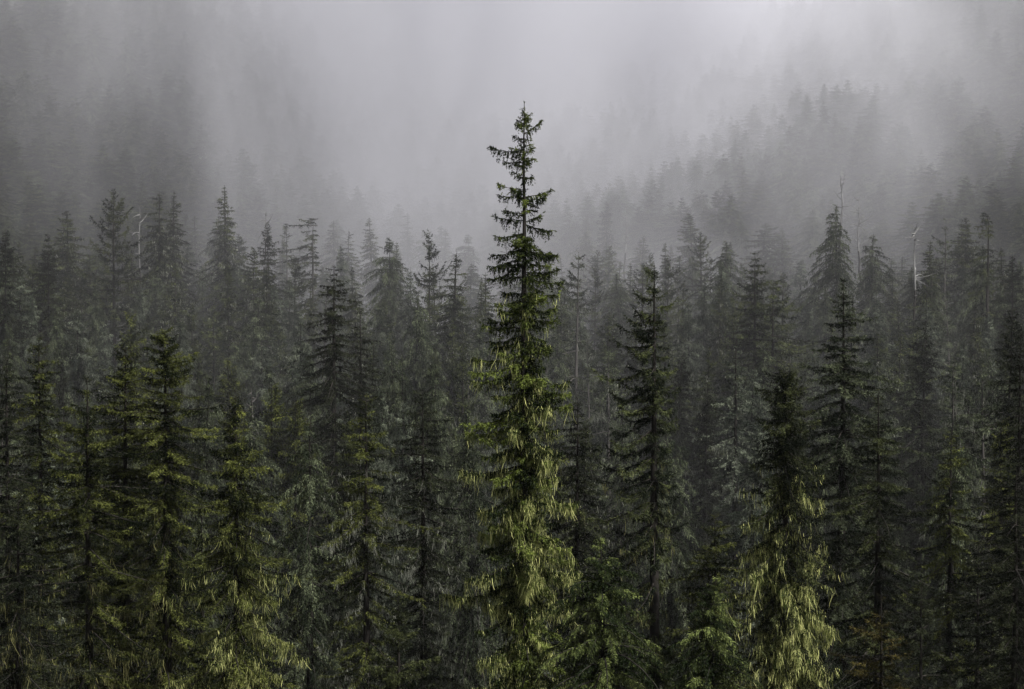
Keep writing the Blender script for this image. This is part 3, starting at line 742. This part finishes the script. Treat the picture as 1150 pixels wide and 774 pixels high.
def fill(n, d0, d1, keys, hlo, hhi, top_row, gapm, seed, wlo=.8, whi=1.15):
    rg = random.Random(seed); k = 0; tries = 0
    while k < n and tries < 6000:
        tries += 1
        D = math.sqrt(rg.uniform(d0 ** 2, d1 ** 2))
        px = rg.uniform(-25, 1175)
        x = (px - 575) / F_PX * D * 1.0
        if any((x - a) ** 2 + (D - b) ** 2 * .5 < gapm ** 2 for a, b in placed): continue
        z = float(ground_z(x, D)) + rg.uniform(hlo, hhi)
        qx, qy = to_px(x, D, z)
        lim = top_row(qx, D)
        if qy < lim:
            q = px_point(qx, lim + rg.uniform(0, 30), D); z = q.z
            if z - float(ground_z(x, D)) < 9: continue
            qx, qy = to_px(x, D, z)
        key = rg.choice(keys)
        lab = auto_label(key, qx, qy, D)
        if lab is None: continue
        kind, w, ms = PROTO[key]
        plant(kind, rg.choice(ms), x, D, z, lab, group='trees filling the slope', wide=rg.uniform(wlo, whi), rot=rg.uniform(0, 6.28), tilt=(rg.gauss(0, .02), rg.gauss(0, .02)))
        placed.append((x, D)); k += 1
    return k
def fill_tops(n, y0, y1, keys, seed, wlo, whi, apart):
    """Trees whose tops stand at staggered heights up the slope: the higher the top, the farther the tree."""
    rg = random.Random(seed); k = 0; tops = []
    for _ in range(9000):
        if k >= n: break
        px, py = rg.uniform(-20, 1170), rg.uniform(y0, y1)
        D = float(np.interp(py + rg.gauss(0, 12), [215, 262, 300, 340, 400, 470], [390, 320, 270, 232, 182, 150]))
        q = px_point(px, py, D)
        H = q.z - float(ground_z(q.x, q.y))
        if not 7 < H < 38: continue
        if any(abs(px - a) / 1.5 + abs(py - b) / 1.8 < apart * 230 / D for a, b in tops): continue
        if any((q.x - a) ** 2 + (D - b) ** 2 * .4 < 2.6 ** 2 for a, b in placed): continue
        key = rg.choice(keys)
        lab = auto_label(key, px, py, D)
        if lab is None: continue
        kind, w, ms = PROTO[key]
        plant(kind, rg.choice(ms), q.x, q.y, q.z, lab, group='trees filling the slope', wide=rg.uniform(wlo, whi), rot=rg.uniform(0, 6.28), tilt=(rg.gauss(0, .025), rg.gauss(0, .025)))
        placed.append((q.x, D)); tops.append((px, py)); k += 1
    return k
n1 = fill_tops(60, 395, 470, ['cone', 'droop', 'olive', 'black', 'pale', 'ragged', 'droop'], 1, .6, 1.0, 24)
n2 = fill_tops(150, 288, 395, ['cone', 'spire', 'droop', 'pale', 'ragged', 'tier', 'droop', 'spire', 'pale'], 2, .6, 1.1, 16)
n3 = fill_tops(60, 225, 288, ['cone', 'spire', 'droop', 'spire', 'pale', 'tier'], 3, .7, 1.1, 14)
n4 = fill(26, 375, 430, ['cone', 'spire', 'spire', 'droop'], 12, 18, lambda px, D: 90, 6.0, 4, .7, 1.0)
print('filled', n1, n2, n3, n4, 'trees', len(placed))

# the wood above, seen only as a mass through the fog
def far_wood():
    """A far-off wood that reads as one mass: points on the slope, each carrying one of the grown crowns."""
    rg = np.random.default_rng(9); pts, rot, scl, pick = [], [], [], []
    while len(pts) < 4700:
        y = rg.uniform(270, 800) if len(pts) > 2000 else rg.uniform(260, 500)
        x = rg.uniform(-.44, .44) * y; sy = slope_y(x, y)
        if sy < 372 or (len(pts) < 2000 and sy > 560): continue
        h = rg.uniform(.32, .62); w = rg.uniform(.7, 1.05)
        pts.append((x, y, float(ground_z(x, y)) - .3)); rot.append(rg.uniform(0, 6.28)); scl.append((w, w, h)); pick.append(int(rg.integers(0, 4)))
    me = bpy.data.meshes.new("distant_forest"); me.from_pydata(pts, [], [])
    for nm, tp, dat, pr in (("turn", 'FLOAT', rot, "value"), ("size", 'FLOAT_VECTOR', scl, "vector"), ("pick", 'INT', pick, "value")):
        a = me.attributes.new(nm, tp, 'POINT'); a.data.foreach_set(pr, np.array(dat, np.int32 if tp == 'INT' else np.float32).ravel())
    ng = bpy.data.node_groups.new("distant_forest", 'GeometryNodeTree')
    ng.interface.new_socket("Geometry", in_out='INPUT', socket_type='NodeSocketGeometry')
    ng.interface.new_socket("Geometry", in_out='OUTPUT', socket_type='NodeSocketGeometry')
    N = ng.nodes.new; L = ng.links.new
    gi, go = N("NodeGroupInput"), N("NodeGroupOutput")
    ip = N("GeometryNodeInstanceOnPoints"); jn = N("GeometryNodeJoinGeometry")
    want = [PROTO['cone'][2][0][1], PROTO['spire'][2][1][1], PROTO['cone'][2][2][1], PROTO['droop'][2][0][1]]
    for me_ in reversed(want):
        src = next(o for o in bpy.data.objects if o.data == me_)
        oi = N("GeometryNodeObjectInfo"); oi.inputs["Object"].default_value = src; oi.inputs["As Instance"].default_value = True; oi.transform_space = 'ORIGINAL'
        L(oi.outputs["Geometry"], jn.inputs[0])
    def attr(nm, tp):
        a = N("GeometryNodeInputNamedAttribute"); a.data_type = tp; a.inputs["Name"].default_value = nm
        return a.outputs[0]
    L(gi.outputs[0], ip.inputs["Points"]); L(jn.outputs[0], ip.inputs["Instance"])
    ip.inputs["Pick Instance"].default_value = True
    L(attr("pick", 'INT'), ip.inputs["Instance Index"])
    cx = N("ShaderNodeCombineXYZ"); L(attr("turn", 'FLOAT'), cx.inputs["Z"])
    L(cx.outputs[0], ip.inputs["Rotation"]); L(attr("size", 'FLOAT_VECTOR'), ip.inputs["Scale"])
    L(ip.outputs[0], go.inputs[0])
    ob = link("distant_forest", me); ob['kind'] = 'stuff'; ob['label'] = "wood high on the slope, dissolving into fog"; ob['category'] = 'forest'
    md = ob.modifiers.new("trees", 'NODES'); md.node_group = ng
far_wood()
